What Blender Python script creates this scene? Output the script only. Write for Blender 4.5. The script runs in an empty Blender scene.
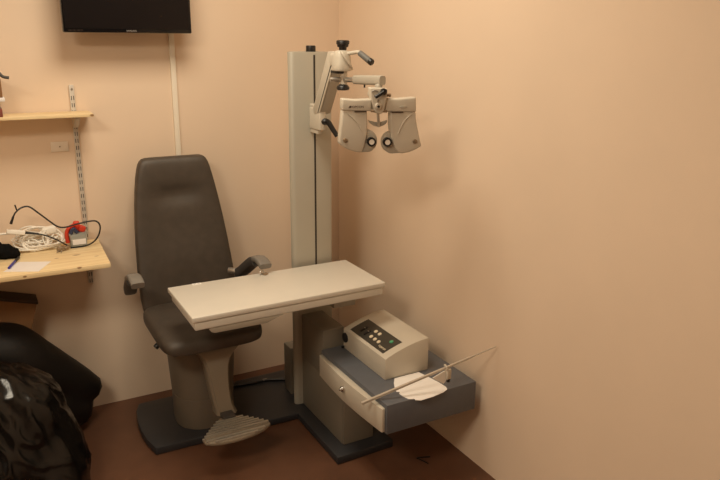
import bpy, bmesh, math, random
from mathutils import Vector, Matrix, noise
random.seed(7)
S = bpy.context.scene
COL = S.collection

# ------------------------------------------------------------------ materials
def nodes(name):
    m = bpy.data.materials.new(name); m.use_nodes = True
    nt = m.node_tree
    return m, nt, nt.nodes['Principled BSDF']

def mat(name, col, rough=.5, metal=0.0, var=.04, scale=20, bump=0.0, bscale=200, spec=.5, coat=0.0, trans=0.0):
    m, nt, b = nodes(name)
    tc = nt.nodes.new('ShaderNodeTexCoord')
    n = nt.nodes.new('ShaderNodeTexNoise'); n.inputs['Scale'].default_value = scale; n.inputs['Detail'].default_value = 4
    nt.links.new(tc.outputs['Object'], n.inputs['Vector'])
    r = nt.nodes.new('ShaderNodeValToRGB')
    lo = [max(0, c*(1-var)) for c in col]; hi = [min(1, c*(1+var)) for c in col]
    r.color_ramp.elements[0].color = (*lo, 1); r.color_ramp.elements[1].color = (*hi, 1)
    r.color_ramp.elements[0].position = .3; r.color_ramp.elements[1].position = .7
    nt.links.new(n.outputs['Fac'], r.inputs['Fac'])
    nt.links.new(r.outputs['Color'], b.inputs['Base Color'])
    b.inputs['Roughness'].default_value = rough; b.inputs['Metallic'].default_value = metal
    b.inputs['Specular IOR Level'].default_value = spec
    b.inputs['Coat Weight'].default_value = coat
    b.inputs['Transmission Weight'].default_value = trans
    if bump:
        n2 = nt.nodes.new('ShaderNodeTexNoise'); n2.inputs['Scale'].default_value = bscale; n2.inputs['Detail'].default_value = 3
        nt.links.new(tc.outputs['Object'], n2.inputs['Vector'])
        bp = nt.nodes.new('ShaderNodeBump'); bp.inputs['Strength'].default_value = bump; bp.inputs['Distance'].default_value = .002
        nt.links.new(n2.outputs['Fac'], bp.inputs['Height']); nt.links.new(bp.outputs['Normal'], b.inputs['Normal'])
    return m

def wood(name, knots):
    m, nt, b = nodes(name)
    g = nt.nodes.new('ShaderNodeNewGeometry')
    mp = nt.nodes.new('ShaderNodeMapping'); mp.inputs['Scale'].default_value = (1.2, 22, 22)
    nt.links.new(g.outputs['Position'], mp.inputs['Vector'])
    n = nt.nodes.new('ShaderNodeTexNoise'); n.inputs['Scale'].default_value = 2.4; n.inputs['Detail'].default_value = 5; n.inputs['Distortion'].default_value = .8
    nt.links.new(mp.outputs['Vector'], n.inputs['Vector'])
    r = nt.nodes.new('ShaderNodeValToRGB')
    r.color_ramp.elements[0].color = (.75, .56, .30, 1); r.color_ramp.elements[1].color = (.88, .72, .44, 1)
    r.color_ramp.elements[0].position = .3; r.color_ramp.elements[1].position = .65
    nt.links.new(n.outputs['Fac'], r.inputs['Fac'])
    last = r.outputs['Color']
    for (kx, ky, kz, kr) in knots:
        sb = nt.nodes.new('ShaderNodeVectorMath'); sb.operation = 'SUBTRACT'; sb.inputs[1].default_value = (kx, ky, kz)
        nt.links.new(g.outputs['Position'], sb.inputs[0])
        ml = nt.nodes.new('ShaderNodeVectorMath'); ml.operation = 'MULTIPLY'; ml.inputs[1].default_value = (.55, 1.3, 1)
        nt.links.new(sb.outputs[0], ml.inputs[0])
        ln = nt.nodes.new('ShaderNodeVectorMath'); ln.operation = 'LENGTH'; nt.links.new(ml.outputs[0], ln.inputs[0])
        mr = nt.nodes.new('ShaderNodeMapRange'); mr.inputs['From Min'].default_value = kr*.5; mr.inputs['From Max'].default_value = kr
        mr.inputs['To Min'].default_value = .85; mr.inputs['To Max'].default_value = 0
        nt.links.new(ln.outputs['Value'], mr.inputs['Value'])
        mx = nt.nodes.new('ShaderNodeMix'); mx.data_type = 'RGBA'; mx.inputs['B'].default_value = (.20, .085, .03, 1)
        nt.links.new(mr.outputs['Result'], mx.inputs['Factor']); nt.links.new(last, mx.inputs['A'])
        last = mx.outputs['Result']
    nt.links.new(last, b.inputs['Base Color']); b.inputs['Roughness'].default_value = .45
    return m

M = dict(
    wall=mat('peach_wall_paint', (.80, .64, .49), .75, var=.02, scale=3, bump=.15, bscale=350),
    dimwall=mat('dark_unseen_wall', (.16, .10, .06), .7, var=.1, scale=3),  # unseen wall behind the camera, darkened to cut bounce light
    ceil=mat('white_ceiling_paint', (.78, .74, .68), .9, var=.02, scale=4),
    floor=mat('brown_vinyl_floor', (.125, .054, .028), .50, var=.12, scale=9, bump=.1, bscale=120),
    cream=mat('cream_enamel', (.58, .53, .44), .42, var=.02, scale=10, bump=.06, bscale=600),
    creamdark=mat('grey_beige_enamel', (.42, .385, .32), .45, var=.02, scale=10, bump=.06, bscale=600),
    legrest=mat('shaded_beige_legrest', (.245, .203, .152), .48, var=.02, scale=10),  # darkened so the colour holds the shade low on the chair
    cabinet=mat('shaded_beige_cabinet', (.195, .172, .136), .45, var=.02, scale=10, bump=.06, bscale=600),  # enamel darkened so the colour holds the shade below the table
    pedestal=mat('shaded_beige_plastic', (.165, .136, .102), .5, var=.02, scale=10),  # shade under the seat is put into this base colour
    column=mat('grey_aluminium_enamel', (.43, .405, .34), .42, .1, var=.02, scale=8, bump=.04, bscale=500),
    table=mat('cream_laminate', (.68, .65, .58), .38, var=.015, scale=12, bump=.05, bscale=500),
    vinyl=mat('dark_grey_vinyl', (.066, .052, .040), .50, var=.1, scale=30, bump=.25, bscale=420),
    armpad=mat('grey_moulded_rubber', (.20, .185, .165), .5, var=.06, scale=30),
    armdark=mat('charcoal_plastic', (.06, .054, .05), .5, var=.06),
    base=mat('slate_black_steel', (.027, .027, .030), .42, var=.08, scale=14, bump=.12, bscale=300),
    tray=mat('slate_grey_enamel', (.115, .122, .138), .45, var=.05, scale=25, bump=.1, bscale=400),
    black=mat('black_plastic', (.012, .011, .011), .38, var=.1),
    rubber=mat('black_rubber', (.012, .011, .010), .6, var=.1),
    grip=mat('grey_grip', (.14, .135, .125), .55, var=.08),
    chrome=mat('chrome', (.75, .73, .70), .18, 1.0, var=.02),
    steel=mat('brushed_steel', (.55, .52, .47), .35, .85, var=.06, scale=40),
    ribs=mat('ribbed_aluminium', (.50, .47, .41), .38, .6, var=.05, scale=40),
    rod=mat('pale_dull_metal', (.62, .56, .47), .4, .3, var=.05, scale=40),
    screen=mat('dark_screen', (.010, .008, .008), .22, var=.05, spec=.3),
    bezel=mat('gloss_black_bezel', (.006, .006, .007), .16, var=.05),
    lettering=mat('silver_lettering', (.45, .42, .39), .4, .3),
    darkletter=mat('dark_brown_lettering', (.07, .045, .03), .5),
    panel=mat('dark_grey_panel', (.055, .048, .038), .45, var=.05),
    button=mat('cream_button', (.80, .70, .52), .4),
    green=mat('green_button', (.10, .42, .22), .4),
    white=mat('white_card', (.93, .91, .88), .6, var=.01),
    whiteplastic=mat('white_plastic', (.86, .83, .76), .45, var=.02),
    paper=mat('white_paper', (.85, .82, .80), .7, var=.02),
    trunk=mat('white_trunking', (.80, .73, .61), .45, var=.01),
    plate=mat('pale_wall_plate', (.80, .71, .60), .4, var=.02),
    rail=mat('pale_grey_rail', (.62, .57, .50), .4, .2, var=.04),
    slot=mat('dark_slot', (.035, .028, .022), .8),
    bag=mat('black_polythene', (.003, .0027, .0027), .22, var=.2, scale=8, bump=.35, bscale=32, spec=.42),
    bagmatt=mat('matt_black_polythene', (.010, .008, .007), .55, var=.2, scale=8, bump=.4, bscale=40, spec=.3),
    fabric=mat('black_cloth', (.006, .0055, .0055), .9, var=.3, scale=60, bump=.8, bscale=150, spec=.1),
    carton=mat('brown_cardboard', (.25, .125, .05), .8, var=.08, scale=12),
    cartonlid=mat('dark_brown_rim', (.05, .03, .02), .7),
    redbox=mat('maroon_card', (.22, .06, .04), .7),
    greycard=mat('grey_card', (.42, .38, .33), .8),
    red=mat('red_plastic', (.62, .045, .018), .4, var=.1),
    blue=mat('blue_pvc', (.04, .055, .13), .4, var=.1),
    penblue=mat('blue_pen_plastic', (.035, .03, .30), .3),
    metalgrey=mat('grey_zinc', (.38, .40, .38), .45, .4, var=.08),
    brownplug=mat('brown_brass', (.30, .22, .14), .45, .4, var=.2, scale=90),
    lens=mat('eyepiece_bright_disc', (.85, .80, .72), .12, var=.01),  # opaque pale disc; the bright view through the lens is in its colour
)
M['desk'] = wood('pale_pine_desk', [(.245, 2.84, .778, .006), (.318, 2.85, .778, .010), (.385, 2.80, .778, .006), (.305, 2.685, .776, .006), (.12, 2.685, .770, .005)])
M['shelf'] = wood('pale_pine_shelf', [(.436, 2.922, 1.3065, .006)])

# ------------------------------------------------------------------ mesh tools
def bm_new(): return bmesh.new()
def merge(bm, t):
    me = bpy.data.meshes.new('t'); t.to_mesh(me); t.free(); bm.from_mesh(me); bpy.data.meshes.remove(me)
def bevel(t, w, seg=3, ang=.6):
    if w <= 0: return
    t.normal_update()
    es = [e for e in t.edges if len(e.link_faces) == 2 and e.calc_face_angle(0) > ang]
    if es: bmesh.ops.bevel(t, geom=es, offset=w, segments=seg, profile=.5, affect='EDGES', clamp_overlap=True)
def box(bm, x0, x1, y0, y1, z0, z1, bev=.003, seg=2, rot=None):
    t = bmesh.new(); bmesh.ops.create_cube(t, size=1)
    for v in t.verts: v.co = Vector(((x1-x0)*v.co.x, (y1-y0)*v.co.y, (z1-z0)*v.co.z))
    bevel(t, bev, seg)
    c = Vector(((x0+x1)/2, (y0+y1)/2, (z0+z1)/2))
    for v in t.verts: v.co = (rot @ v.co if rot else v.co) + c
    merge(bm, t)
def prism(bm, pts, axis, a0, a1, bev=.003, seg=2):
    t = bmesh.new()
    def P(p, a):
        if axis == 'z': return (p[0], p[1], a)
        if axis == 'y': return (p[0], a, p[1])
        return (a, p[0], p[1])
    A = [t.verts.new(P(p, a0)) for p in pts]; B = [t.verts.new(P(p, a1)) for p in pts]
    n = len(pts)
    t.faces.new(A); t.faces.new(B[::-1])
    for i in range(n): t.faces.new((A[i], B[i], B[(i+1) % n], A[(i+1) % n]))
    bmesh.ops.recalc_face_normals(t, faces=t.faces)
    bevel(t, bev, seg)
    merge(bm, t)
def loft(bm, rings, closed=False, cap=True):
    t = bmesh.new()
    R = [[t.verts.new(p) for p in r] for r in rings]
    n = len(R[0])
    for a in range(len(R)-1 if not closed else len(R)):
        p, q = R[a], R[(a+1) % len(R)]
        for i in range(n): t.faces.new((p[i], p[(i+1) % n], q[(i+1) % n], q[i]))
    if cap and not closed:
        t.faces.new(R[0][::-1]); t.faces.new(R[-1])
    bmesh.ops.recalc_face_normals(t, faces=t.faces)
    merge(bm, t)
def cr(pts, n=8):
    P = [Vector(p) for p in pts]
    if len(P) < 3: return P
    out = []
    for i in range(len(P)-1):
        a = P[i-1] if i else 2*P[0]-P[1]
        b, c = P[i], P[i+1]
        d = P[i+2] if i+2 < len(P) else 2*P[-1]-P[-2]
        for k in range(n):
            t = k/n
            out.append(.5*((2*b)+(c-a)*t+(2*a-5*b+4*c-d)*t*t+(3*b-a-3*c+d)*t**3))
    out.append(P[-1]); return out
def tube(bm, pts, r, n=10, smooth=True, sub=8):
    P = cr(pts, sub) if smooth else [Vector(p) for p in pts]
    rr = r if callable(r) else (lambda t: r)
    up = Vector((0, 0, 1)); rings = []
    prev = None
    for i, p in enumerate(P):
        d = (P[min(i+1, len(P)-1)]-P[max(i-1, 0)]).normalized()
        if prev is None:
            a = d.orthogonal().normalized()
        else:
            a = (prev-d*prev.dot(d)).normalized()
        prev = a; b = d.cross(a)
        q = rr(i/(len(P)-1))
        rings.append([p+a*q*math.cos(2*math.pi*k/n)+b*q*math.sin(2*math.pi*k/n) for k in range(n)])
    loft(bm, rings)
def cyl(bm, p0, p1, r, r1=None, n=24, bev=0.0):
    p0, p1 = Vector(p0), Vector(p1); r1 = r if r1 is None else r1
    d = (p1-p0); L = d.length; d.normalize(); a = d.orthogonal().normalized(); b = d.cross(a)
    prof = [(0, r), (L, r1)] if bev <= 0 else [(0, r-bev), (bev*.3, r-bev*.3), (bev, r), (L-bev, r1), (L-bev*.3, r1-bev*.3), (L, r1-bev)]
    loft(bm, [[p0+d*z+a*q*math.cos(2*math.pi*k/n)+b*q*math.sin(2*math.pi*k/n) for k in range(n)] for z, q in prof])
def ring(cx, cy, z, hx, hy, e=4.0, n=40):
    out = []
    for k in range(n):
        t = 2*math.pi*k/n; c, s = math.cos(t), math.sin(t)
        out.append(Vector((cx+hx*math.copysign(abs(c)**(2/e), c), cy+hy*math.copysign(abs(s)**(2/e), s), z)))
    return out
def sweep(bm, path, w, h, x, dx=0):        # rounded bar following a path in the y-z plane
    P = [p.yz for p in cr([(0, a, b) for a, b in path], 6)]
    rings = []
    for i, p in enumerate(P):
        d = (P[min(i+1, len(P)-1)]-P[max(i-1, 0)]).normalized(); nrm = Vector((-d.y, d.x))
        r = []
        for k in range(16):
            t = 2*math.pi*k/16; c, s = math.cos(t), math.sin(t)
            u = w/2*math.copysign(abs(c)**.5, c); v = h/2*math.copysign(abs(s)**.5, s)
            r.append(Vector((x+u+dx*i/(len(P)-1), p.x+nrm.x*v, p.y+nrm.y*v)))
        rings.append(r)
    loft(bm, rings)

def blob(center, balls, amp, freq, sub=5, seed=0, k=40, zmin=.001, crease=0.0, fine=0.0):
    bm = bmesh.new(); bmesh.ops.create_icosphere(bm, subdivisions=sub, radius=1)
    C = Vector(center)
    for v in bm.verts:
        d = v.co.normalized(); rs = []
        for (bx, by, bz, br) in balls:
            o = C-Vector((bx, by, bz)); bb = o.dot(d); cc = o.dot(o)-br*br; disc = bb*bb-cc
            if disc > 0:
                s = -bb+math.sqrt(disc)
                if s > 0: rs.append(s)
        mx = max(rs) if rs else .05
        r = mx+math.log(sum(math.exp(k*(q-mx)) for q in rs))/k if rs else .05
        p = C+d*r
        q = p*freq+Vector((seed, seed*1.7, -seed))
        w = noise.noise(q)*.7+(1-abs(noise.noise(Vector((q.x*1.7+q.z*.8, q.y*1.7-q.z*.5, q.z*.9)))*2))*.45+noise.noise(q*3.1)*.12+fine*(1-abs(noise.noise(Vector((q.x*3.1+q.z*1.4, q.y*3.1-q.z*1.1, q.z*1.3+q.x*.7)))*2))
        if crease: w += crease*(1-min(1, abs(noise.noise(Vector((q.x*2.3+q.z*1.7, q.y*2, q.z*.9-q.x*.8))))*5))
        p += d*amp*w
        if p.z < zmin: p.z = zmin+.002*(noise.noise(p*9)+1)
        v.co = p
    return bm
def root_of(o):
    while o.parent: o = o.parent
    return o
def obj(name, bm, m, parent=None, sharp=.75):
    off = root_of(parent).location if parent else Vector((0, 0, 0))
    for f in bm.faces: f.smooth = True
    bm.normal_update()
    for e in bm.edges:
        e.smooth = not (len(e.link_faces) == 2 and e.calc_face_angle(0) > sharp)
    if parent: bmesh.ops.translate(bm, verts=bm.verts, vec=-off)
    else:
        lo = [min(v.co[i] for v in bm.verts) for i in range(3)]; hi = [max(v.co[i] for v in bm.verts) for i in range(3)]
        off = Vector(((lo[0]+hi[0])/2, (lo[1]+hi[1])/2, lo[2])); bmesh.ops.translate(bm, verts=bm.verts, vec=-off)
    me = bpy.data.meshes.new(name); bm.to_mesh(me); bm.free()
    o = bpy.data.objects.new(name, me); COL.objects.link(o); me.materials.append(M[m] if isinstance(m, str) else m)
    if parent: o.parent = parent
    else: o.location = off
    return o
def thing(name, label, cat, loc, group=None):
    o = bpy.data.objects.new(name, None); COL.objects.link(o); o.location = loc; o.empty_display_size = .05
    return tag(o, label, cat, group)
def tag(o, label, cat, group=None):
    o['label'] = label; o['category'] = cat
    if group: o['group'] = group
    return o
def struct(name, bm, m):
    o = obj(name, bm, m); o['kind'] = 'structure'; return o
def text(name, s, size, m, parent, loc, rot, depth=.0004):
    c = bpy.data.curves.new('t', 'FONT'); c.body = s; c.size = size; c.extrude = depth; c.align_x = 'CENTER'; c.align_y = 'CENTER'
    t = bpy.data.objects.new('t', c); COL.objects.link(t)
    dg = bpy.context.evaluated_depsgraph_get(); dg.update()
    me = bpy.data.meshes.new_from_object(t.evaluated_get(dg)); bpy.data.objects.remove(t)
    bm = bmesh.new(); bm.from_mesh(me); bpy.data.meshes.remove(me)
    bm.transform(Matrix.Translation(loc) @ rot)
    return obj(name, bm, m, parent)
RX90 = Matrix.Rotation(math.pi/2, 4, 'X')

# ------------------------------------------------------------------ the setting
WX, WY = 1.587, 3.0744
LX, FY, CZ = -1.45, -1.25, 2.46
b = bm_new(); box(b, LX-.05, WX+.05, FY-.05, WY+.05, -.06, 0, 0); struct('floor', b, 'floor')
b = bm_new(); box(b, LX-.05, WX+.05, FY-.05, WY+.05, CZ, CZ+.06, 0); struct('ceiling', b, 'ceil')
b = bm_new(); box(b, LX-.05, WX+.05, WY, WY+.05, 0, CZ, 0); struct('wall_back', b, 'wall')
b = bm_new(); box(b, WX, WX+.05, FY-.05, WY, 0, CZ, 0); struct('wall_right', b, 'wall')
b = bm_new(); box(b, LX-.05, LX, FY-.05, WY, 0, CZ, 0); struct('wall_left', b, 'wall')
b = bm_new(); box(b, LX, WX, FY-.05, FY, 0, CZ, 0); struct('wall_front', b, 'dimwall')
# surface trunking running down from the television
b = bm_new(); box(b, .787, .809, WY-.014, WY, .002, 1.72, .002); struct('trim_1', b, 'trunk')

# ------------------------------------------------------------------ television
tv = thing('television', 'black flat-screen television hung high on the back wall', 'television', (.605, 2.95, 1.61))
b = bm_new(); box(b, .364, .847, 2.930, 2.962, 1.614, 1.905, .004); box(b, .42, .79, 2.955, 2.985, 1.66, 1.86, .01); obj('housing', b, 'bezel', tv)
b = bm_new(); box(b, .371, .840, 2.9285, 2.9305, 1.628, 1.897, 0); obj('screen', b, 'screen', tv)
b = bm_new(); box(b, .54, .67, 2.983, 3.05, 1.72, 1.80, .004); box(b, .50, .71, 3.05, WY-.0005, 1.68, 1.86, .003); obj('wall_bracket', b, 'black', tv)
text('lettering', 'SAMSUNG', .0085, 'lettering', tv, (.611, 2.9292, 1.6212), RX90)
text('caption', 'FULL HD  LED TV', .0065, 'darkletter', tv, (.407, 2.9292, 1.6212), RX90)

# ------------------------------------------------------------------ shelving
t = thing('shelf_rail', 'pale slotted metal shelf upright screwed to the back wall', 'shelf rail', (.389, WY, .585))
b = bm_new(); box(b, .3795, .3985, WY-.012, WY-.0005, .585, 1.414, .002); obj('rail', b, 'rail', t)
b = bm_new()
for k in range(29):
    z = 1.392-k*.0284
    if k == 0:
        continue
    for sx in (-.0042, .0042): box(b, .389+sx-.0013, .389+sx+.0013, WY-.0128, WY-.0118, z-.008, z+.008, 0)
obj('slots', b, 'slot', t)
b = bm_new(); cyl(b, (.389, WY-.014, 1.398), (.389, WY-.011, 1.398), .004); obj('screw', b, 'steel', t)
def bracket(z, yf, label):
    b = bm_new(); prism(b, [(WY-.013, z), (yf, z), (yf, z-.012), (WY-.05, z-.042), (WY-.013, z-.055)], 'x', .379, .399, .0015)
    o = obj('shelf_bracket', b, 'rail'); tag(o, label, 'bracket', 'brackets on the shelf upright')
bracket(1.300, 2.975, 'grey metal bracket holding up the narrow upper shelf')
bracket(.7595, 2.78, 'grey metal bracket under the pine desk board')
b = bm_new(); box(b, -.95, .442, 2.922, WY-.014, 1.3005, 1.3125, .0015); tag(obj('wall_shelf', b, 'shelf'), 'narrow pale pine shelf high on the back wall', 'shelf')
b = bm_new()
prism(b, [(-.95, 2.684), (.416, 2.684), (.433, WY-.014), (-.95, WY-.014)], 'z', .760, .778, .0015); tag(obj('desk_board', b, 'desk'), 'knotty pale pine desk board on the back wall', 'desk')
t = thing('wall_plate', 'pale blank socket plate on the wall under the upper shelf', 'wall plate', (.323, WY, 1.153))
b = bm_new(); box(b, .290, .356, WY-.007, WY-.0005, 1.153, 1.193, .002); obj('plate', b, 'plate', t)
b = bm_new(); cyl(b, (.323, WY-.0085, 1.173), (.323, WY-.0065, 1.173), .0028); obj('screw', b, 'brownplug', t)

# things on the upper shelf, only their right ends are in view
b = bm_new(); box(b, -.16, .127, 2.925, 3.055, 1.3128, 1.3427, .002); tag(obj('flat_box', b, 'redbox'), 'flat maroon box lowest on the upper shelf at the frame edge', 'box')
b = bm_new(); box(b, -.16, .122, 2.93, 3.055, 1.3429, 1.3687, .001); tag(obj('paper_stack', b, 'greycard'), 'stack of grey papers on the flat maroon box', 'papers')
b = bm_new(); box(b, -.16, .140, 2.92, 3.05, 1.3689, 1.3827, .002); tag(obj('white_folder', b, 'paper'), 'white folder sticking out between grey papers and brown carton', 'folder')
b = bm_new(); box(b, -.16, .134, 2.925, 3.05, 1.3829, 1.4497, .002); tag(obj('carton', b, 'carton'), 'brown carton on the upper shelf under a dark cable', 'box')
b = bm_new(); tube(b, [(-.1, 2.94, 1.456), (.03, 2.935, 1.46), (.09, 2.93, 1.476), (.125, 2.925, 1.474), (.142, 2.92, 1.458), (.162, 2.918, 1.453)], .0055); tag(obj('dark_cable', b, 'armdark'), 'dark cable end curling over the brown carton on the upper shelf', 'cable')

# ------------------------------------------------------------------ things on the desk
Z = .7782
b = bm_new()
for (p) in [0]:
    prism(b, [(.055, 2.752), (.167, 2.698), (.221, 2.805), (.112, 2.855)], 'z', Z, Z+.0006, 0)
tag(obj('paper_sheet', b, 'paper'), 'white sheet of paper lying on the pine desk', 'paper')
t = thing('pen', 'blue pen with a dark end lying across the white sheet', 'pen', (.095, 2.83, Z))
b = bm_new(); cyl(b, (.075, 2.773, Z+.0055), (.101, 2.851, Z+.0055), .0046, bev=.001); obj('barrel', b, 'penblue', t)
b = bm_new(); cyl(b, (.101, 2.851, Z+.0055), (.117, 2.899, Z+.0055), .005, bev=.001); obj('cap', b, 'black', t)

# black pouch at the frame edge
b = blob((-.01, 2.985, .80), [(-.03, 2.965, .815, .045), (.03, 2.955, .808, .040), (.07, 2.938, .800, .030), (.088, 2.935, .792, .022), (-.08, 2.96, .80, .04)], .009, 26, 5, 5, zmin=Z)
tag(obj('cloth_pouch', b, 'fabric', sharp=3), 'soft black pouch on the pine desk left of the white cord heap', 'pouch')
# white extension cord heaped in loops
cord = thing('extension_cord', 'tangled heap of white extension cord on the pine desk', 'cable', (.20, 3.0, Z))
b = bm_new(); pts = []
loops = [(.195, 3.01, .792, .098, .036, 5, 0), (.185, 3.005, .798, .088, .040, 14, .3), (.215, 3.0, .806, .076, .036, 25, -.2), (.180, 3.0, .812, .072, .034, 38, .4), (.225, 2.995, .815, .062, .032, 50, -.3),
         (.190, 2.985, .816, .046, .036, 62, .1), (.205, 3.012, .832, .074, .034, 48, .2), (.165, 3.01, .822, .058, .026, 30, -.3), (.240, 2.998, .820, .052, .034, 66, 0), (.195, 3.005, .838, .064, .030, 75, .2), (.215, 2.99, .808, .082, .03, 12, -.1), (.172, 3.02, .836, .050, .034, 80, 0), (.252, 2.992, .820, .036, .040, 70, .3), (.185, 2.982, .815, .046, .036, 66, .2)]
for k, (cx, cy, cz, ra, rb, tl, yw) in enumerate(loops):
    tl = math.radians(tl)
    for i in range(11):
        a = 2*math.pi*i/11+.4*k; u_ = ra*math.cos(a); v_ = rb*math.sin(a)
        x = u_*math.cos(yw*.3)-v_*math.cos(tl)*math.sin(yw*.3); y = u_*math.sin(yw*.3)+v_*math.cos(tl)*math.cos(yw*.3); z = v_*math.sin(tl)
        pts.append((cx+x, min(cy+y, 3.05), max(cz+z, Z+.0045)))
pts = [(min(p[0], .298-.1*max(0, .03-abs(p[1]-2.995))), p[1], p[2]) for p in pts]
tube(b, pts, .0034, 8, sub=4)
tube(b, [(-.05, 2.98, .868), (.04, 2.975, .864), (.10, 2.97, .864)], .0046, 8)
obj('cord', b, 'whiteplastic', cord)
R = Matrix.Rotation(math.radians(12), 3, 'Y') @ Matrix.Rotation(math.radians(-8), 3, 'X')
b = bm_new(); box(b, .088, .154, 2.958, 2.984, .857, .875, .004, 3, R); obj('plug', b, 'whiteplastic', cord)
b = bm_new(); R2 = Matrix.Rotation(math.radians(-8), 3, 'Y'); box(b, .216, .272, 3.0, 3.032, .832, .864, .009, 3, R2); obj('socket', b, 'whiteplastic', cord)
b = bm_new(); cyl(b, (.154, 2.966, .861), (.200, 2.955, .853), .0052, .004, bev=.001)
tube(b, [(.198, 2.955, .853), (.22, 2.95, .846), (.255, 2.945, .828), (.292, 2.945, .800), (.31, 2.95, .784)], .0030, 8); obj('black_lead', b, 'black', cord)
# thin black cable arching over the heap
t = thing('power_cable', 'thin black cable arching over the white cord heap and round the transformer', 'cable', (.30, 2.96, Z))
b = bm_new()
tube(b, [(.117, 2.95, .930), (.130, 2.95, .950), (.152, 2.95, .965), (.178, 2.95, .965), (.210, 2.95, .935), (.245, 2.95, .899), (.270, 2.95, .876), (.298, 2.95, .869), (.345, 2.95, .877), (.393, 2.945, .884), (.418, 2.945, .880), (.430, 2.95, .858), (.424, 2.955, .825), (.405, 2.955, .798), (.375, 2.952, .784), (.333, 2.952, Z+.0035), (.31, 2.955, Z+.0035)], .0032, 8)
obj('cable', b, 'black', t)
b = bm_new(); cyl(b, (.107, 2.95, .905), (.119, 2.95, .934), .0055, .004, bev=.001); cyl(b, (.134, 2.95, .954), (.129, 2.95, .978), .0028); obj('connector', b, 'black', t)
# transformer with red and blue leads
t = thing('transformer', 'small grey metal transformer with a white label and red top', 'transformer', (.347, 3.0, Z))
b = bm_new(); box(b, .315, .378, 2.968, 3.02, Z, .830, .003); box(b, .311, .382, 2.970, 2.982, .824, .835, .001); obj('body', b, 'metalgrey', t)
b = bm_new(); box(b, .322, .373, 2.9665, 2.9688, .787, .809, 0); obj('label_plate', b, 'paper', t)
b = bm_new(); tube(b, [(.306, 2.985, .795), (.305, 2.985, .835), (.318, 2.985, .856), (.338, 2.985, .866)], .0085, 10)
box(b, .334, .358, 2.983, 3.008, .832, .878, .006, 3); box(b, .350, .378, 2.975, 3.0, .833, .860, .007, 3, Matrix.Rotation(.45, 3, 'Y')); obj('red_terminals', b, 'red', t)
b = bm_new(); tube(b, [(.318, 2.973, .834), (.330, 2.970, .852), (.344, 2.973, .836)], .0080, 10); obj('blue_lead', b, 'blue', t)
# small brass plug
t = thing('brass_plug', 'small brownish plug with prongs beside the white cord heap', 'plug', (.28, 2.93, Z))
b = bm_new(); box(b, .258, .285, 2.922, 2.942, Z, Z+.018, .004, 3, Matrix.Rotation(.3, 3, 'Z')); cyl(b, (.285, 2.93, Z+.009), (.305, 2.945, Z+.012), .007, bev=.001); obj('body', b, 'brownplug', t)
b = bm_new(); cyl(b, (.262, 2.922, Z+.006), (.254, 2.905, Z+.004), .0022); cyl(b, (.274, 2.918, Z+.006), (.268, 2.900, Z+.004), .0022); obj('prongs', b, 'steel', t)

# ------------------------------------------------------------------ sacks and carton under the desk
slope = [(.02+(.315-.02)*u, 2.865+(2.94-2.865)*u, .405+(.165-.405)*u, .125+(.058-.125)*u) for u in [q/12 for q in range(13)]]
b = blob((-.05, 2.90, .22), [(-.14, 2.86, .41, .13), (-.05, 2.86, .41, .13)]+slope+[(.25, 2.93, .09, .08), (.15, 2.92, .12, .12), (.05, 2.90, .12, .14), (-.12, 2.90, .12, .13)], .007, 6, 5, 3, k=90)
for v in b.verts:
    back = 2.945+(WY-.003-2.945)*min(1, max(0, (v.co.x-.19)/.06))
    v.co.y = min(max(v.co.y, 2.748+.01*noise.noise(v.co*7)), back)
tag(obj('rubbish_sack', b, 'bagmatt', sharp=3), 'matt black rubbish sack slumped against the back wall under the desk', 'rubbish sack')
b = blob((-.12, 2.45, .24), [(-.13, 2.50, .34, .20), (-.01, 2.52, .31, .19), (-.12, 2.46, .16, .24), (.03, 2.50, .13, .21), (-.25, 2.46, .2, .2), (.05, 2.42, .06, .16)], .015, 7, 6, 21, crease=.5, fine=.35)
for v in b.verts: v.co.y = min(v.co.y, 2.728+.008*noise.noise(v.co*8))
sack = obj('rubbish_sack', b, 'bag', sharp=3)
tag(sack, 'glossy crumpled black rubbish sack at the lower left, nearest the camera', 'rubbish sack')
t = thing('cardboard_carton', 'brown carton with a dark rim leaning behind the sacks below the desk', 'box', (.0, 3.0, .005))
Rt = Matrix.Rotation(math.radians(16), 3, 'Y'); corner = Vector((.1695, 2.965, .5745))
def tilted(x0, x1, y0_, y1_, z0, z1, bev):
    b = bm_new(); box(b, x0, x1, y0_, y1_, z0, z1, bev, 2)
    for v in b.verts: v.co = Rt @ v.co+corner
    return b
obj('body', tilted(-.25, -.004, -.010, .085, -.575, -.004, .003), 'carton', t)
obj('rim', tilted(-.255, .0, -.014, .090, -.011, .0, .003), 'cartonlid', t)

# ------------------------------------------------------------------ refraction unit
ru = thing('refraction_unit', 'cream eye-examination stand with tall column, slate tray and black floor base', 'examination stand', (1.22, 2.5, 0))
b = bm_new()
prism(b, [(.500, 2.550), (1.108, 2.540), (1.104, 2.150), (1.362, 2.158), (1.362, 2.955), (.520, 2.945), (.496, 2.885), (.483, 2.80), (.479, 2.71), (.484, 2.63)], 'z', .0005, .035, .006)
base = obj('base_plate', b, 'base', ru)
b = bm_new(); tube(b, [(.86, 2.905, .041), (.95, 2.89, .041), (1.03, 2.878, .041), (1.09, 2.876, .041), (1.15, 2.855, .041), (1.19, 2.83, .041)], .006); obj('mains_cable', b, 'black', ru)
b = bm_new(); box(b, 1.081, 1.103, 2.872, 2.886, .036, .046, .002); obj('cable_clip', b, 'steel', ru)
b = bm_new()
prism(b, [(1.128, 2.620), (1.131, 2.609), (1.139, 2.602), (1.150, 2.60), (1.300, 2.60), (1.309, 2.603), (1.312, 2.612), (1.312, 2.76), (1.20, 2.76)], 'z', .035, 1.548, .002); obj('column', b, 'column', ru)
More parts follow.
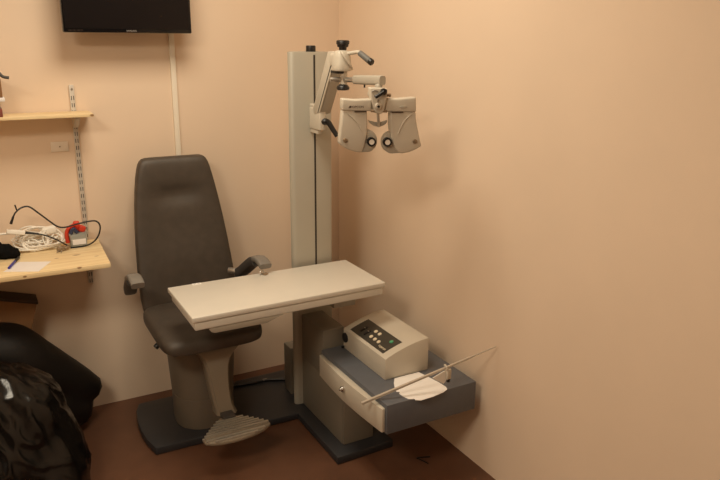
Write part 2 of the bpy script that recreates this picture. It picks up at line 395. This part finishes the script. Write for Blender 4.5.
b = bm_new(); box(b, 1.2295, 1.2365, 2.5985, 2.605, .48, 1.537, 0); obj('slot', b, 'slot', ru)
b = bm_new(); cyl(b, (1.240, 2.645, 1.546), (1.240, 2.645, 1.572), .0195, bev=.003); obj('column_cap', b, 'black', ru)
b = bm_new(); box(b, 1.150, 1.20, 2.700, 2.778, .035, .262, .003); obj('junction_box', b, 'cabinet', ru)
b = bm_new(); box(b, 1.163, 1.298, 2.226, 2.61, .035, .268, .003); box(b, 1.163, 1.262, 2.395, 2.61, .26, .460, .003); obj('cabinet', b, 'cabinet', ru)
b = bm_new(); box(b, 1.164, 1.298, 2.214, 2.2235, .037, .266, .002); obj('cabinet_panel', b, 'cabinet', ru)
b = bm_new(); box(b, 1.155, 1.541, 1.875, 2.395, .266, .380, .003); tray = obj('tray', b, 'tray', ru)
b = bm_new()
arc = [(1.1555-.014-.014*math.sin(math.pi*i/16), 1.886+(2.386-1.886)*i/16) for i in range(17)]
prism(b, arc+[(1.1549, 2.386), (1.1549, 1.886)], 'z', .272, .364, .0025); drawer = obj('drawer', b, 'cream', ru)
b = bm_new(); cyl(b, (1.131, 2.143, .328), (1.116, 2.143, .328), .0125, .0105, bev=.0015); cyl(b, (1.117, 2.143, .328), (1.108, 2.143, .328), .005, bev=.001); obj('lock', b, 'chrome', drawer)
# carriage that rides on the column
b = bm_new(); box(b, 1.208, 1.236, 2.502, 2.5995, 1.252, 1.338, .005, 3)
box(b, 1.212, 1.232, 2.53, 2.5995, 1.236, 1.254, .002); box(b, 1.210, 1.232, 2.535, 2.5995, 1.334, 1.350, .004, 3); carriage = obj('carriage', b, 'cream', ru)
b = bm_new(); cyl(b, (1.222, 2.514, 1.287), (1.238, 2.496, 1.287), .0135, .0125, bev=.002)
tube(b, [(1.228, 2.497, 1.290), (1.240, 2.491, 1.284), (1.254, 2.480, 1.258), (1.267, 2.468, 1.232)], lambda u: .0115-.002*u, 12); obj('clamp_lever', b, 'black', carriage)
# slanting arm: side faces parallel to the column, leaning forward as it rises
b = bm_new(); prism(b, [(2.506, 1.318), (2.369, 1.535), (2.385, 1.552), (2.424, 1.552), (2.560, 1.328), (2.545, 1.312)], 'x', 1.2135, 1.258, .003, 2); arm = obj('slanting_arm', b, 'creamdark', ru)  # duller enamel puts the shaded front and underside into the colour
b = bm_new(); prism(b, [(2.503, 1.322), (2.366, 1.536), (2.383, 1.555), (2.427, 1.553), (2.562, 1.330), (2.547, 1.312)], 'x', 1.207, 1.2115, .0015, 2)
prism(b, [(2.517, 1.322), (2.380, 1.538), (2.386, 1.540), (2.521, 1.325)], 'x', 1.2062, 1.2075, 0); obj('arm_lit_side', b, 'cream', arm)  # paler plate paints the lit left face of the arm
b = bm_new(); prism(b, [(2.514, 1.321), (2.377, 1.537), (2.381, 1.538), (2.517, 1.322)], 'x', 1.2055, 1.2068, 0); obj('cover_seam', b, 'slot', arm)
# head block on the arm, pivot post, knobs and handle
HX, HY = 1.2115, 2.32
b = bm_new()
loft(b, [ring(HX-.002, HY, z, r, r, 2.6, 32) for z, r in ((1.487, .027), (1.489, .0325), (1.496, .0345), (1.515, .032), (1.535, .030), (1.548, .028), (1.556, .024), (1.559, .015))])
box(b, HX-.022, HX+.028, HY+.01, HY+.062, 1.500, 1.548, .008, 3)
hb = obj('head_block', b, 'cream', ru)
b = bm_new(); box(b, HX-.026, HX+.012, HY-.012, HY+.045, 1.478, 1.489, .003); obj('head_shim', b, 'black', hb)
b = bm_new(); tube(b, [(HX-.018, HY-.022, 1.556), (HX-.012, HY-.033, 1.542), (HX+.000, HY-.037, 1.522), (HX+.016, HY-.034, 1.505), (HX+.033, HY-.012, 1.494)], .0045, 8); obj('coiled_lead', b, 'cream', hb)
b = bm_new(); loft(b, [ring(HX+.002, HY, z, r, r, 2, 28) for z, r in ((1.556, .013), (1.569, .014), (1.570, .019), (1.574, .0205), (1.579, .0205), (1.580, .0235), (1.590, .0235), (1.593, .021), (1.594, .015))]); obj('top_knob', b, 'black', hb)
b = bm_new(); cyl(b, (HX+.006, HY, 1.424), (HX+.006, HY, 1.488), .0135); obj('pivot_post', b, 'cream', hb)
b = bm_new(); loft(b, [ring(HX+.003, HY, z, r, r, 2, 28) for z, r in ((1.419, .012), (1.420, .020), (1.423, .0235), (1.430, .0235), (1.435, .020), (1.440, .014), (1.441, .012))]); obj('bottom_knob', b, 'black', hb)
b = bm_new(); tube(b, [(HX+.010, HY-.02, 1.548), (HX+.020, HY-.05, 1.552), (HX+.023, HY-.068, 1.554), (HX+.024, HY-.082, 1.553), (HX+.028, HY-.095, 1.548)], .0068, 12); h = obj('handle', b, 'cream', hb)
b = bm_new(); cyl(b, (HX+.0235, HY-.084, 1.552), (HX+.041, HY-.130, 1.524), .0100, .0112, bev=.003); g = obj('grip', b, 'grip', hb)
b = bm_new(); cyl(b, (HX+.040, HY-.126, 1.5265), (HX+.044, HY-.138, 1.519), .0118, bev=.003); obj('grip_cap', b, 'black', hb)
# swing arm that carries the phoropter
b = bm_new(); cyl(b, (HX-.045, HY+.008, 1.4575), (HX+.006, HY, 1.457), .0085, bev=.001); cyl(b, (HX+.006, HY, 1.457), (1.217, 2.228, 1.461), .0095, bev=.001); obj('swing_rod', b, 'steel', ru)
p0, p1 = Vector((1.2165, 2.235, 1.461)), Vector((1.226, 2.060, 1.467))
dd = (p1-p0).normalized(); sx = Vector((dd.y, -dd.x, 0)).normalized()
b = bm_new()
rings = []
for u, w_, h_ in ((0, .010, .013), (.02, .012, .0155), (.3, .0125, .016), (.7, .0135, .0165), (.96, .0140, .0165), (1.0, .0125, .0150)):
    c_ = p0.lerp(p1, u); r_ = []
    for k in range(20):
        a_ = 2*math.pi*k/20; cc, ss = math.cos(a_), math.sin(a_)
        r_.append(c_+sx*w_*math.copysign(abs(cc)**.6, cc)+Vector((0, 0, 1))*h_*math.copysign(abs(ss)**.6, ss))
    rings.append(r_)
loft(b, rings); sa = obj('swing_arm', b, 'creamdark', ru)
b = bm_new(); cyl(b, (1.219, 2.074, 1.453), (1.217, 2.070, 1.4405), .0125, bev=.002); obj('swing_pin', b, 'creamdark', sa)
b = bm_new(); cyl(b, (1.2165, 2.165, 1.449), (1.2165, 2.165, 1.438), .003); obj('set_screw', b, 'black', sa)

# ------------------------------------------------------------------ phoropter
ph = thing('phoropter', 'cream phoropter with two lens housings hanging from the swing arm', 'phoropter', (1.178, 2.03, 1.24))
TH = math.radians(18)
PM = Matrix.Translation((1.178, 2.0, 0)) @ Matrix.Rotation(-TH, 4, 'Z') @ Matrix.Translation((-1.178, -2.0, 0))
KU = .883
def U(x): return 1.178+(x-1.178)*KU
def up_(pts): return [(U(p[0]),)+tuple(p[1:]) for p in pts]
def pobj(name, bm, m, parent):
    bm.transform(PM); return obj(name, bm, m, parent)
y0 = 2.0
def housing(pts, lobe, bar, crease, dial, eye, slit):
    b = bm_new(); prism(b, up_(pts), 'y', y0, y0+.044, .006, 3)
    tube(b, up_(crease), .0022, 8); hs = pobj('lens_housing', b, 'cream', ph)
    b = bm_new(); prism(b, up_(lobe), 'y', y0+.005, y0+.040, .004, 3); pobj('lens_disc_cover', b, 'creamdark', hs)
    b = bm_new(); prism(b, up_(bar), 'y', y0-.004, y0+.046, .005, 3); pobj('top_bar', b, 'cream', ph)
    b = bm_new(); ex, ez = U(eye[0]), eye[1]
    loft(b, [[Vector((ex+r*math.cos(a), yy, ez+r*math.sin(a))) for a in [2*math.pi*k/28 for k in range(28)]] for yy, r in ((y0+.006, .0150), (y0-.006, .0150), (y0-.009, .0138), (y0-.009, .0092), (y0-.006, .0088))]); e = pobj('eyepiece', b, 'black', hs)
    b = bm_new(); cyl(b, (ex, y0+.002, ez), (ex, y0-.0080, ez), .0090); pobj('lens', b, 'lens', e)
    b = bm_new(); dx, dz = U(dial[0]), dial[1]
    cyl(b, (dx, y0+.002, dz), (dx, y0-.005, dz), .0080, .0072, bev=.0012); cyl(b, (dx, y0-.004, dz), (dx, y0-.0062, dz), .004); pobj('dial', b, 'brownplug', hs)
    b = bm_new(); s0, s1, sz = U(slit[0]), U(slit[1]), slit[2]
    box(b, s0, s1, y0-.0048, y0, sz-.0022, sz+.0012, 0); pobj('scale_slit', b, 'darkletter', hs)
def fan(c, r, a0, a1, n): return [(c[0]+r*math.cos(math.radians(a0+(a1-a0)*i/n)), c[1]+r*math.sin(math.radians(a0+(a1-a0)*i/n))) for i in range(n+1)]
housing([(1.043, 1.380), (1.134, 1.376), (1.1365, 1.345), (1.137, 1.315), (1.134, 1.285), (1.126, 1.258), (1.114, 1.2395), (1.092, 1.243), (1.066, 1.251), (1.045, 1.261), (1.031, 1.270), (1.033, 1.300), (1.038, 1.335)],
        fan((1.139, 1.277), .0360, 96, -100, 20)+[(1.110, 1.240), (1.100, 1.29), (1.130, 1.313)],
        [(1.041, 1.415), (1.090, 1.411), (1.150, 1.413), (1.150, 1.374), (1.041, 1.377)],
        [(1.062, y0, 1.368), (1.083, y0, 1.352), (1.100, y0, 1.335), (1.112, y0, 1.315)], (1.053, 1.282), (1.151, 1.276), (1.087, 1.131, 1.3745))
housing([(1.222, 1.374), (1.319, 1.371), (1.3205, 1.350), (1.326, 1.325), (1.336, 1.288), (1.3455, 1.258), (1.322, 1.246), (1.298, 1.2385), (1.272, 1.234), (1.256, 1.237), (1.243, 1.250), (1.232, 1.272), (1.225, 1.300), (1.222, 1.335)],
        fan((1.232, 1.2705), .0360, 84, 280, 20)+[(1.262, 1.236), (1.262, 1.29), (1.238, 1.308)],
        [(1.196, 1.414), (1.250, 1.413), (1.317, 1.418), (1.319, 1.370), (1.196, 1.372)],
        [(1.302, y0, 1.364), (1.282, y0, 1.348), (1.264, y0, 1.325), (1.252, y0, 1.298)], (1.318, 1.274), (1.211, 1.274), (1.224, 1.268, 1.371))
b = bm_new(); prism(b, up_([(1.253, 1.387), (1.262, 1.391), (1.276, 1.391), (1.284, 1.387), (1.276, 1.383), (1.262, 1.383)]), 'y', y0-.0055, y0, .0005); pobj('oval_badge', b, 'column', ph)
text('lettering', 'TOPCON', .0105, 'darkletter', ph, PM @ Vector((U(1.0955), y0-.0043, 1.3885)), Matrix.Rotation(-TH, 4, 'Z') @ RX90)
b = bm_new(); prism(b, up_([(1.0640, 1.3855), (1.0715, 1.3855), (1.0755, 1.3925), (1.0680, 1.3925)]), 'y', y0-.0047, y0, 0); pobj('emblem', b, 'darkletter', ph)
b = bm_new(); prism(b, up_([(1.141, 1.449), (1.206, 1.447), (1.203, 1.415), (1.195, 1.378), (1.186, 1.368), (1.176, 1.365), (1.166, 1.368), (1.156, 1.379), (1.146, 1.418)]), 'y', y0-.014, y0+.030, .004, 3)
cyl(b, (1.196, y0+.075, 1.425), (1.196, y0+.075, 1.4395), .013, bev=.002); box(b, 1.158, 1.214, y0+.02, y0+.092, 1.416, 1.4305, .004)
brk = pobj('centre_bracket', b, 'cream', ph)
b = bm_new(); cyl(b, (U(1.190), y0-.012, 1.4375), (U(1.190), y0-.026, 1.4375), .0105, bev=.002); tube(b, [(U(1.190), y0-.024, 1.4375), (U(1.176), y0-.026, 1.430), (U(1.157), y0-.027, 1.4205)], .006, 10); pobj('tilt_lever', b, 'black', brk)
b = bm_new(); cyl(b, (U(1.171), y0-.012, 1.391), (U(1.171), y0-.022, 1.391), .0115, .010, bev=.0015); pobj('centre_knob', b, 'rod', brk)
b = bm_new(); cyl(b, (U(1.171), y0-.020, 1.391), (U(1.171), y0-.0235, 1.391), .0042); pobj('knob_bore', b, 'black', brk)
b = bm_new(); tube(b, [(1.150, y0-.0145, 1.437), (1.160, y0-.0145, 1.441), (1.170, y0-.0145, 1.438)], .0022, 8); pobj('level_gauge', b, 'steel', brk)
b = bm_new(); box(b, 1.168, 1.176, y0-.017, y0-.013, 1.405, 1.414, .001); pobj('index_mark', b, 'steel', brk)
b = bm_new(); cyl(b, (U(1.200), y0+.01, 1.424), (U(1.218), y0+.01, 1.424), .0032); cyl(b, (U(1.216), y0+.01, 1.424), (U(1.224), y0+.01, 1.424), .0055); pobj('adjusting_screw', b, 'brownplug', brk)
b = bm_new(); cyl(b, (U(1.146), y0-.008, 1.376), (U(1.206), y0-.008, 1.374), .004); pobj('cross_spindle', b, 'brownplug', brk)
b = bm_new(); cyl(b, (1.177, y0+.01, 1.372), (1.181, y0+.01, 1.322), .0048); pobj('hanger_rod', b, 'steel', brk)
b = bm_new(); prism(b, up_([(1.143, 1.344), (1.155, 1.340), (1.170, 1.337), (1.190, 1.3365), (1.204, 1.339), (1.216, 1.343), (1.210, 1.332), (1.198, 1.325), (1.181, 1.322), (1.164, 1.325), (1.151, 1.333)]), 'y', y0+.014, y0+.032, .002); pobj('forehead_rest', b, 'creamdark', brk)

# ------------------------------------------------------------------ instrument table
tb = thing('instrument_table', 'cream rectangular instrument table swung across in front of the chair', 'table', (.98, 2.42, .60))
b = bm_new(); prism(b, [(.595, 2.572), (1.361, 2.574), (1.361, 2.240), (.591, 2.226)], 'z', .6645, .685, .004, 3); obj('tabletop', b, 'table', tb)
b = bm_new(); prism(b, [(.606, 2.562), (1.352, 2.564), (1.352, 2.244), (.600, 2.231)], 'z', .634, .6635, .004, 3); obj('under_tray', b, 'table', tb)
b = bm_new(); prism(b, [(.648, .6335), (.658, .616), (.672, .611), (.862, .611), (.930, .6335)], 'y', 2.236, 2.50, .003); obj('slide_box', b, 'creamdark', tb)
b = bm_new(); box(b, 1.185, 1.285, 2.34, 2.598, .570, .6335, .006); obj('support_bracket', b, 'creamdark', tb)
b = bm_new(); box(b, .688, .722, 2.552, 2.5695, .6849, .6857, 0); st = obj('sticker', b, 'white', tb)
b = bm_new()
for x in (.696, .701, .711, .716): box(b, x-.0016, x+.0016, 2.560, 2.566, .6856, .6860, 0)
obj('sticker_print', b, 'metalgrey', st)
b = bm_new(); b2 = bm_new()
t = thing('metal_clasp', 'tiny bent metal clasp on the back edge of the instrument table', 'clasp', (.975, 2.55, .6852))
tube(b, [(.958, 2.542, .688), (.962, 2.55, .700), (.972, 2.556, .702), (.980, 2.552, .690), (.968, 2.545, .688)], .0026, 8); obj('spring', b, 'steel', t)
box(b2, .970, .990, 2.535, 2.552, .6852, .6915, .0015, 2, Matrix.Rotation(.5, 3, 'Z')); obj('jaw', b2, 'brownplug', t)

# ------------------------------------------------------------------ control unit on the tray
cu = thing('control_unit', 'cream instrument box with a dark button panel on the slate tray', 'instrument', (1.34, 2.2, .3802))
ax0, ax1 = 1.2445, 1.4365
def topz(x):
    u = (x-ax0)/(ax1-ax0); return .4650+.0475*(1-(1-u)**1.75)
prof = [(ax0, .3805)]+[(ax0+(ax1-ax0)*i/14, topz(ax0+(ax1-ax0)*i/14)) for i in range(15)]+[(ax1, .3805)]
b = bm_new(); prism(b, prof, 'y', 2.040, 2.372, .003, 2); obj('body', b, 'cream', cu, sharp=.5)
b = bm_new(); n = 8; xa, xb, ya, yb = 1.257, 1.341, 2.078, 2.336
vs = []
for i in range(n+1):
    x = xa+(xb-xa)*i/n; vs.append((b.verts.new((x, ya, topz(x)+.0011)), b.verts.new((x, yb, topz(x)+.0011)), b.verts.new((x, ya, topz(x)-.001)), b.verts.new((x, yb, topz(x)-.001))))
for i in range(n):
    p, q = vs[i], vs[i+1]
    b.faces.new((p[0], q[0], q[1], p[1])); b.faces.new((p[2], q[2], q[0], p[0])); b.faces.new((p[1], q[1], q[3], p[3]))
b.faces.new((vs[0][0], vs[0][1], vs[0][3], vs[0][2])); b.faces.new((vs[n][0], vs[n][2], vs[n][3], vs[n][1]))
pn = obj('button_panel', b, 'panel', cu)
def nrm(x):
    dz = (topz(x+.001)-topz(x-.001))/.002; return Vector((-dz, 0, 1)).normalized()
for i, (x, y) in enumerate([(1.313, 2.226), (1.313, 2.197), (1.284, 2.212), (1.284, 2.183), (1.284, 2.155), (1.315, 2.112)]):
    p = Vector((x, y, topz(x))); b = bm_new(); cyl(b, p, p+nrm(x)*.0042, .0085, .0078, 20, .001)
    o = obj('button', b, 'green' if i == 5 else 'button', pn)
    if i == 5: o['label'] = 'green round button'
for (x, y) in [(1.290, 2.285), (1.287, 2.250)]:
    p = Vector((x, y, topz(x)+.001)); b = bm_new(); box(b, x-.017, x+.017, y-.006, y+.006, p.z-.002, p.z+.0035, .001, 2, Matrix.Rotation(-math.atan2(-nrm(x).x, nrm(x).z)*1.0, 3, 'Y')); rk = obj('rocker_switch', b, 'black', pn)
    b = bm_new(); box(b, x+.004, x+.014, y-.0045, y+.0045, p.z+.003, p.z+.0065, .0008); obj('rocker_tip', b, 'steel', rk)
p = Vector((1.274, 2.112, topz(1.274)+.0014))
text('lettering', 'topcon', .0165, 'button', pn, p, Matrix.Rotation(-math.atan2(-nrm(1.274).x, nrm(1.274).z), 4, 'Y') @ Matrix.Rotation(-math.pi/2, 4, 'Z'), .0003)
b = bm_new(); cyl(b, (1.246, 2.352, .432), (1.2375, 2.352, .432), .0205, .0195, bev=.002); obj('side_knob', b, 'black', cu)
b = bm_new(); cyl(b, (1.242, 2.363, .3875), (1.233, 2.363, .3875), .005); obj('jack', b, 'black', cu)

# ------------------------------------------------------------------ reading card and rod on the tray
b = bm_new(); prism(b, [(1.284, 2.036), (1.330, 2.037), (1.392, 2.037), (1.404, 1.975), (1.412, 1.93), (1.414, 1.890), (1.408, 1.874), (1.384, 1.862), (1.330, 1.852), (1.278, 1.850), (1.262, 1.861), (1.264, 1.870), (1.256, 1.872), (1.244, 1.880), (1.238, 1.905), (1.236, 1.928), (1.243, 1.932), (1.243, 1.939), (1.236, 1.944), (1.240, 1.962), (1.262, 2.005)], 'z', .3803, .3818, 0)
tag(obj('reading_card', b, 'white'), 'white notched near-vision card lying on the slate tray', 'card')
rd = thing('near_point_rod', 'thin metal measuring rod lying across the tray, tip against the wall', 'rod', (1.3, 1.88, .38))
A, B_ = Vector((1.091, 1.940, .374)), Vector((1.578, 1.816, .538))
b = bm_new(); P0 = A; dr = (B_-A).normalized()
s1 = dr.cross(Vector((0, 0, 1))).normalized(); u1 = s1.cross(dr)
def rect(c_, w_, h_): return [c_+s1*w_+u1*h_, c_-s1*w_+u1*h_, c_-s1*w_-u1*h_, c_+s1*w_-u1*h_]
L = (B_-A).length
loft(b, [rect(A, .0055, .0042), rect(A+dr*L*.80, .0036, .0030), rect(A+dr*L*.84, .0022, .0018), rect(B_-dr*.003, .0018, .0016)]); obj('rod', b, 'rod', rd)
b = bm_new(); cq = A+dr*L*.615
tube(b, [cq+s1*.010*math.cos(a)+u1*.010*math.sin(a) for a in [2*math.pi*k/12 for k in range(13)]], .004, 8, sub=3)
R3 = Matrix.Rotation(.25, 3, 'Z'); box(b, cq.x-.004, cq.x+.018, cq.y-.012, cq.y+.006, cq.z-.044, cq.z-.004, .004, 2, R3); clip = obj('sliding_clip', b, 'cream', rd)
b = bm_new(); prism(b, [(cq.x-.010, cq.z-.008), (cq.x-.060, cq.z-.024), (cq.x-.050, cq.z-.032), (cq.x-.012, cq.z-.058), (cq.x+.000, cq.z-.045)], 'y', cq.y-.006, cq.y-.003, 0); obj('card_flag', b, 'whiteplastic', rd)
b = bm_new(); cyl(b, (cq.x+.006, cq.y-.008, cq.z-.052), (cq.x+.006, cq.y-.008, cq.z-.042), .007); obj('clip_foot', b, 'black', clip)

# ------------------------------------------------------------------ examination chair
ch = thing('examination_chair', 'dark grey high-back examination chair on a beige pedestal with footrest', 'chair', (.745, 2.715, .035))
b = bm_new()
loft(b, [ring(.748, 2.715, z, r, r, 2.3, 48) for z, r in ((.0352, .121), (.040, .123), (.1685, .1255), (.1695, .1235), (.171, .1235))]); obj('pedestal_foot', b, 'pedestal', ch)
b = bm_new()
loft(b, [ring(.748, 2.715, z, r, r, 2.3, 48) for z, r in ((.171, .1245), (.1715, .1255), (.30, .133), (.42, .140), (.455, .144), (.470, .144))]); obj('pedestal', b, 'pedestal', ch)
b = bm_new(); box(b, .60, .89, 2.54, 2.86, .440, .470, .01); obj('seat_frame', b, 'black', ch)
b = bm_new(); rings = []
for z, sh in ((.454, .024), (.459, .011), (.467, .002), (.480, 0), (.497, .001), (.507, .007), (.513, .018), (.516, .040), (.515, .10), (.514, .17)):
    r = ring(.742, 2.655, z, .203-sh, .212-sh, 6.5, 64)
    for p in r:
        f = (p.y-2.655)/.212
        p.z += .006*f                                         # rises a little towards the back
        if f < -.5: p.z -= .010*((-f-.5)/.5)**2
    rings.append(r)
loft(b, rings); obj('seat', b, 'vinyl', ch)
# backrest
Zs = [(.480, .186, .55), (.488, .194, .8), (.505, .199, .95), (.55, .2025, 1), (.62, .2025, 1), (.70, .1985, 1), (.78, .1935, 1), (.86, .1865, 1), (.94, .1775, 1), (1.0, .1690, 1), (1.05, .160, 1), (1.085, .152, 1), (1.105, .1455, .97), (1.118, .1385, .86), (1.126, .130, .68), (1.131, .117, .40), (1.132, .100, .15)]
rings = []; rest = []
for i in range(len(Zs)-1):
    (z0, w0, t0), (z1, w1, t1) = Zs[i], Zs[i+1]
    m_ = 3 if 2 < i < 11 else 1
    for k in range(m_): 
        u = k/m_; rest.append((z0+(z1-z0)*u, w0+(w1-w0)*u, t0+(t1-t0)*u))
rest.append(Zs[-1])
def XC(z): return .762-.014*min(1, (z-.5)/.55)
for z, w, tk in rest:
    cy = 2.868+(z-.50)*(.108/.63)+.010*math.sin((z-.5)/.63*math.pi)
    r = ring(XC(z), cy, z-.014, w+.004*max(0, (1.0-z)/.5), .036*tk, 4.5, 80)
    for p in r:
        if p.y < cy:
            u = (p.x-XC(z))/w
            p.y += .010*(1-u*u)*tk                            # hollow across
            p.y += .024*math.exp(-((p.x-.745)/.085)**2-((z-.975)/.034)**2)   # head dimple
            p.y -= .004*math.exp(-((z-1.06)/.05)**2)*(1-u*u)
            p.y -= .010*math.exp(-((z-.70)/.10)**2)*(1-u*u)
    rings.append(r)
b = bm_new(); loft(b, rings); obj('backrest', b, 'vinyl', ch, sharp=2)
for s in (-1, 1):
    x = .7345+s*.2505
    b = bm_new(); sweep(b, [(2.548, .718), (2.575, .727), (2.610, .730), (2.640, .725), (2.670, .711)], .050, .025, x); ar = obj('armrest', b, 'armpad', ch)
    b = bm_new(); sweep(b, [(2.640, .716), (2.68, .700), (2.73, .668), (2.78, .635), (2.815, .615)], .050, .044, x, -s*.018); 
    obj('arm_stem', b, 'armdark', ar)
    b = bm_new(); cyl(b, (x-s*.020, 2.808, .624), (x-s*.058, 2.845, .624), .013, bev=.002); obj('arm_pivot', b, 'steel', ar)
b = bm_new(); cyl(b, (.575, 2.60, .455), (.548, 2.60, .447), .007); cyl(b, (.552, 2.60, .449), (.538, 2.598, .438), .011, bev=.003); obj('recline_lever', b, 'black', ch)
# legrest column in front of the pedestal, and ribbed footrest
b = bm_new(); rings = []
for z, xl, xr in ((.452, .628, .892), (.43, .655, .876), (.414, .673, .858), (.395, .690, .836), (.37, .703, .815), (.34, .711, .805), (.30, .716, .801), (.25, .720, .799), (.20, .727, .802), (.172, .733, .809), (.150, .732, .818)):
    y = 2.47+(z-.16)*.2; t_ = .065
    rings.append([Vector((xl, y+.014, z)), Vector((xl+.010, y, z)), Vector((xr-.010, y, z)), Vector((xr, y+.014, z)), Vector((xr, y+t_, z)), Vector((xl, y+t_, z))])
loft(b, rings); obj('legrest_column', b, 'legrest', ch, sharp=.5)
fr = [(.735, 2.452), (.790, 2.452), (.835, 2.412), (.872, 2.372), (.899, 2.340), (.898, 2.322), (.859, 2.296), (.815, 2.282), (.770, 2.2755), (.730, 2.275), (.685, 2.281), (.655, 2.292), (.633, 2.306), (.630, 2.332), (.664, 2.374), (.700, 2.415)]
b = bm_new(); prism(b, fr, 'z', .140, .153, .003); ft = obj('footrest', b, 'legrest', ch)
def xat(y):
    xs = []
    for i in range(len(fr)):
        (xa_, ya_), (xb_, yb_) = fr[i], fr[(i+1) % len(fr)]
        if (ya_-y)*(yb_-y) < 0: xs.append(xa_+(xb_-xa_)*(y-ya_)/(yb_-ya_))
    return min(xs), max(xs)
b = bm_new()
for i in range(9):
    y = 2.289+i*.0165; xa_, xb_ = xat(y); box(b, xa_+.004, xb_-.004, y-.0046, y+.0046, .151, .1605, .002)
obj('ribs', b, 'ribs', ft)
b = bm_new(); box(b, .742, .792, 2.420, 2.470, .1535, .168, .003); obj('footrest_hinge', b, 'armdark', ch)

# ------------------------------------------------------------------ bit of cable tie on the floor
b = bm_new(); tube(b, [(1.452, 2.026, .003), (1.428, 2.036, .003), (1.402, 2.043, .003), (1.404, 2.036, .003), (1.412, 2.016, .003), (1.420, 1.990, .003)], .0026, 8, sub=5); tag(obj('cable_tie', b, 'black'), 'bent black cable tie lying on the floor under the tray', 'cable tie')

# ------------------------------------------------------------------ light
def area(name, loc, sx_, sy_, power, col, rot=(0, 0, 0)):
    l = bpy.data.lights.new(name, 'AREA'); l.shape = 'RECTANGLE'; l.size = sx_; l.size_y = sy_; l.energy = power; l.color = col
    o = bpy.data.objects.new(name, l); COL.objects.link(o); o.location = loc; o.rotation_euler = rot; return o
WARM = (1.0, .87, .67)
area('ceiling_lamp', (.60, 2.08, CZ-.03), .6, .6, 19.5, WARM)
area('ceiling_lamp', (-.80, .70, CZ-.03), .6, .6, 34, WARM)
w = bpy.data.worlds.new('room'); S.world = w; w.use_nodes = True
w.node_tree.nodes['Background'].inputs['Color'].default_value = (1, .85, .66, 1); w.node_tree.nodes['Background'].inputs['Strength'].default_value = .02

# ------------------------------------------------------------------ camera
f_px = 709.05; yaw, pitch, roll = .507399, .276925, .0079074
cy, sy, cp, sp = math.cos(yaw), math.sin(yaw), math.cos(pitch), math.sin(pitch)
fwd = Vector((sy*cp, cy*cp, -sp)); right = Vector((cy, -sy, 0)); upv = right.cross(fwd)
r2 = right*math.cos(roll)+upv*math.sin(roll); u2 = -right*math.sin(roll)+upv*math.cos(roll)
cam = bpy.data.cameras.new('camera'); co = bpy.data.objects.new('camera', cam); COL.objects.link(co)
mw = Matrix.Identity(4)
for i in range(3): mw[i][0] = r2[i]; mw[i][1] = u2[i]; mw[i][2] = -fwd[i]
mw[0][3], mw[1][3], mw[2][3] = 0, 0, 1.6
co.matrix_world = mw
cam.sensor_width = 36; cam.lens = f_px/720*36; cam.clip_start = .05
S.camera = co
S.view_settings.view_transform = 'Standard'; S.view_settings.look = 'None'; S.view_settings.gamma = 1; S.view_settings.exposure = 0.0
S.view_settings.use_curve_mapping = False
S.cycles.max_bounces = 8; S.cycles.diffuse_bounces = 6
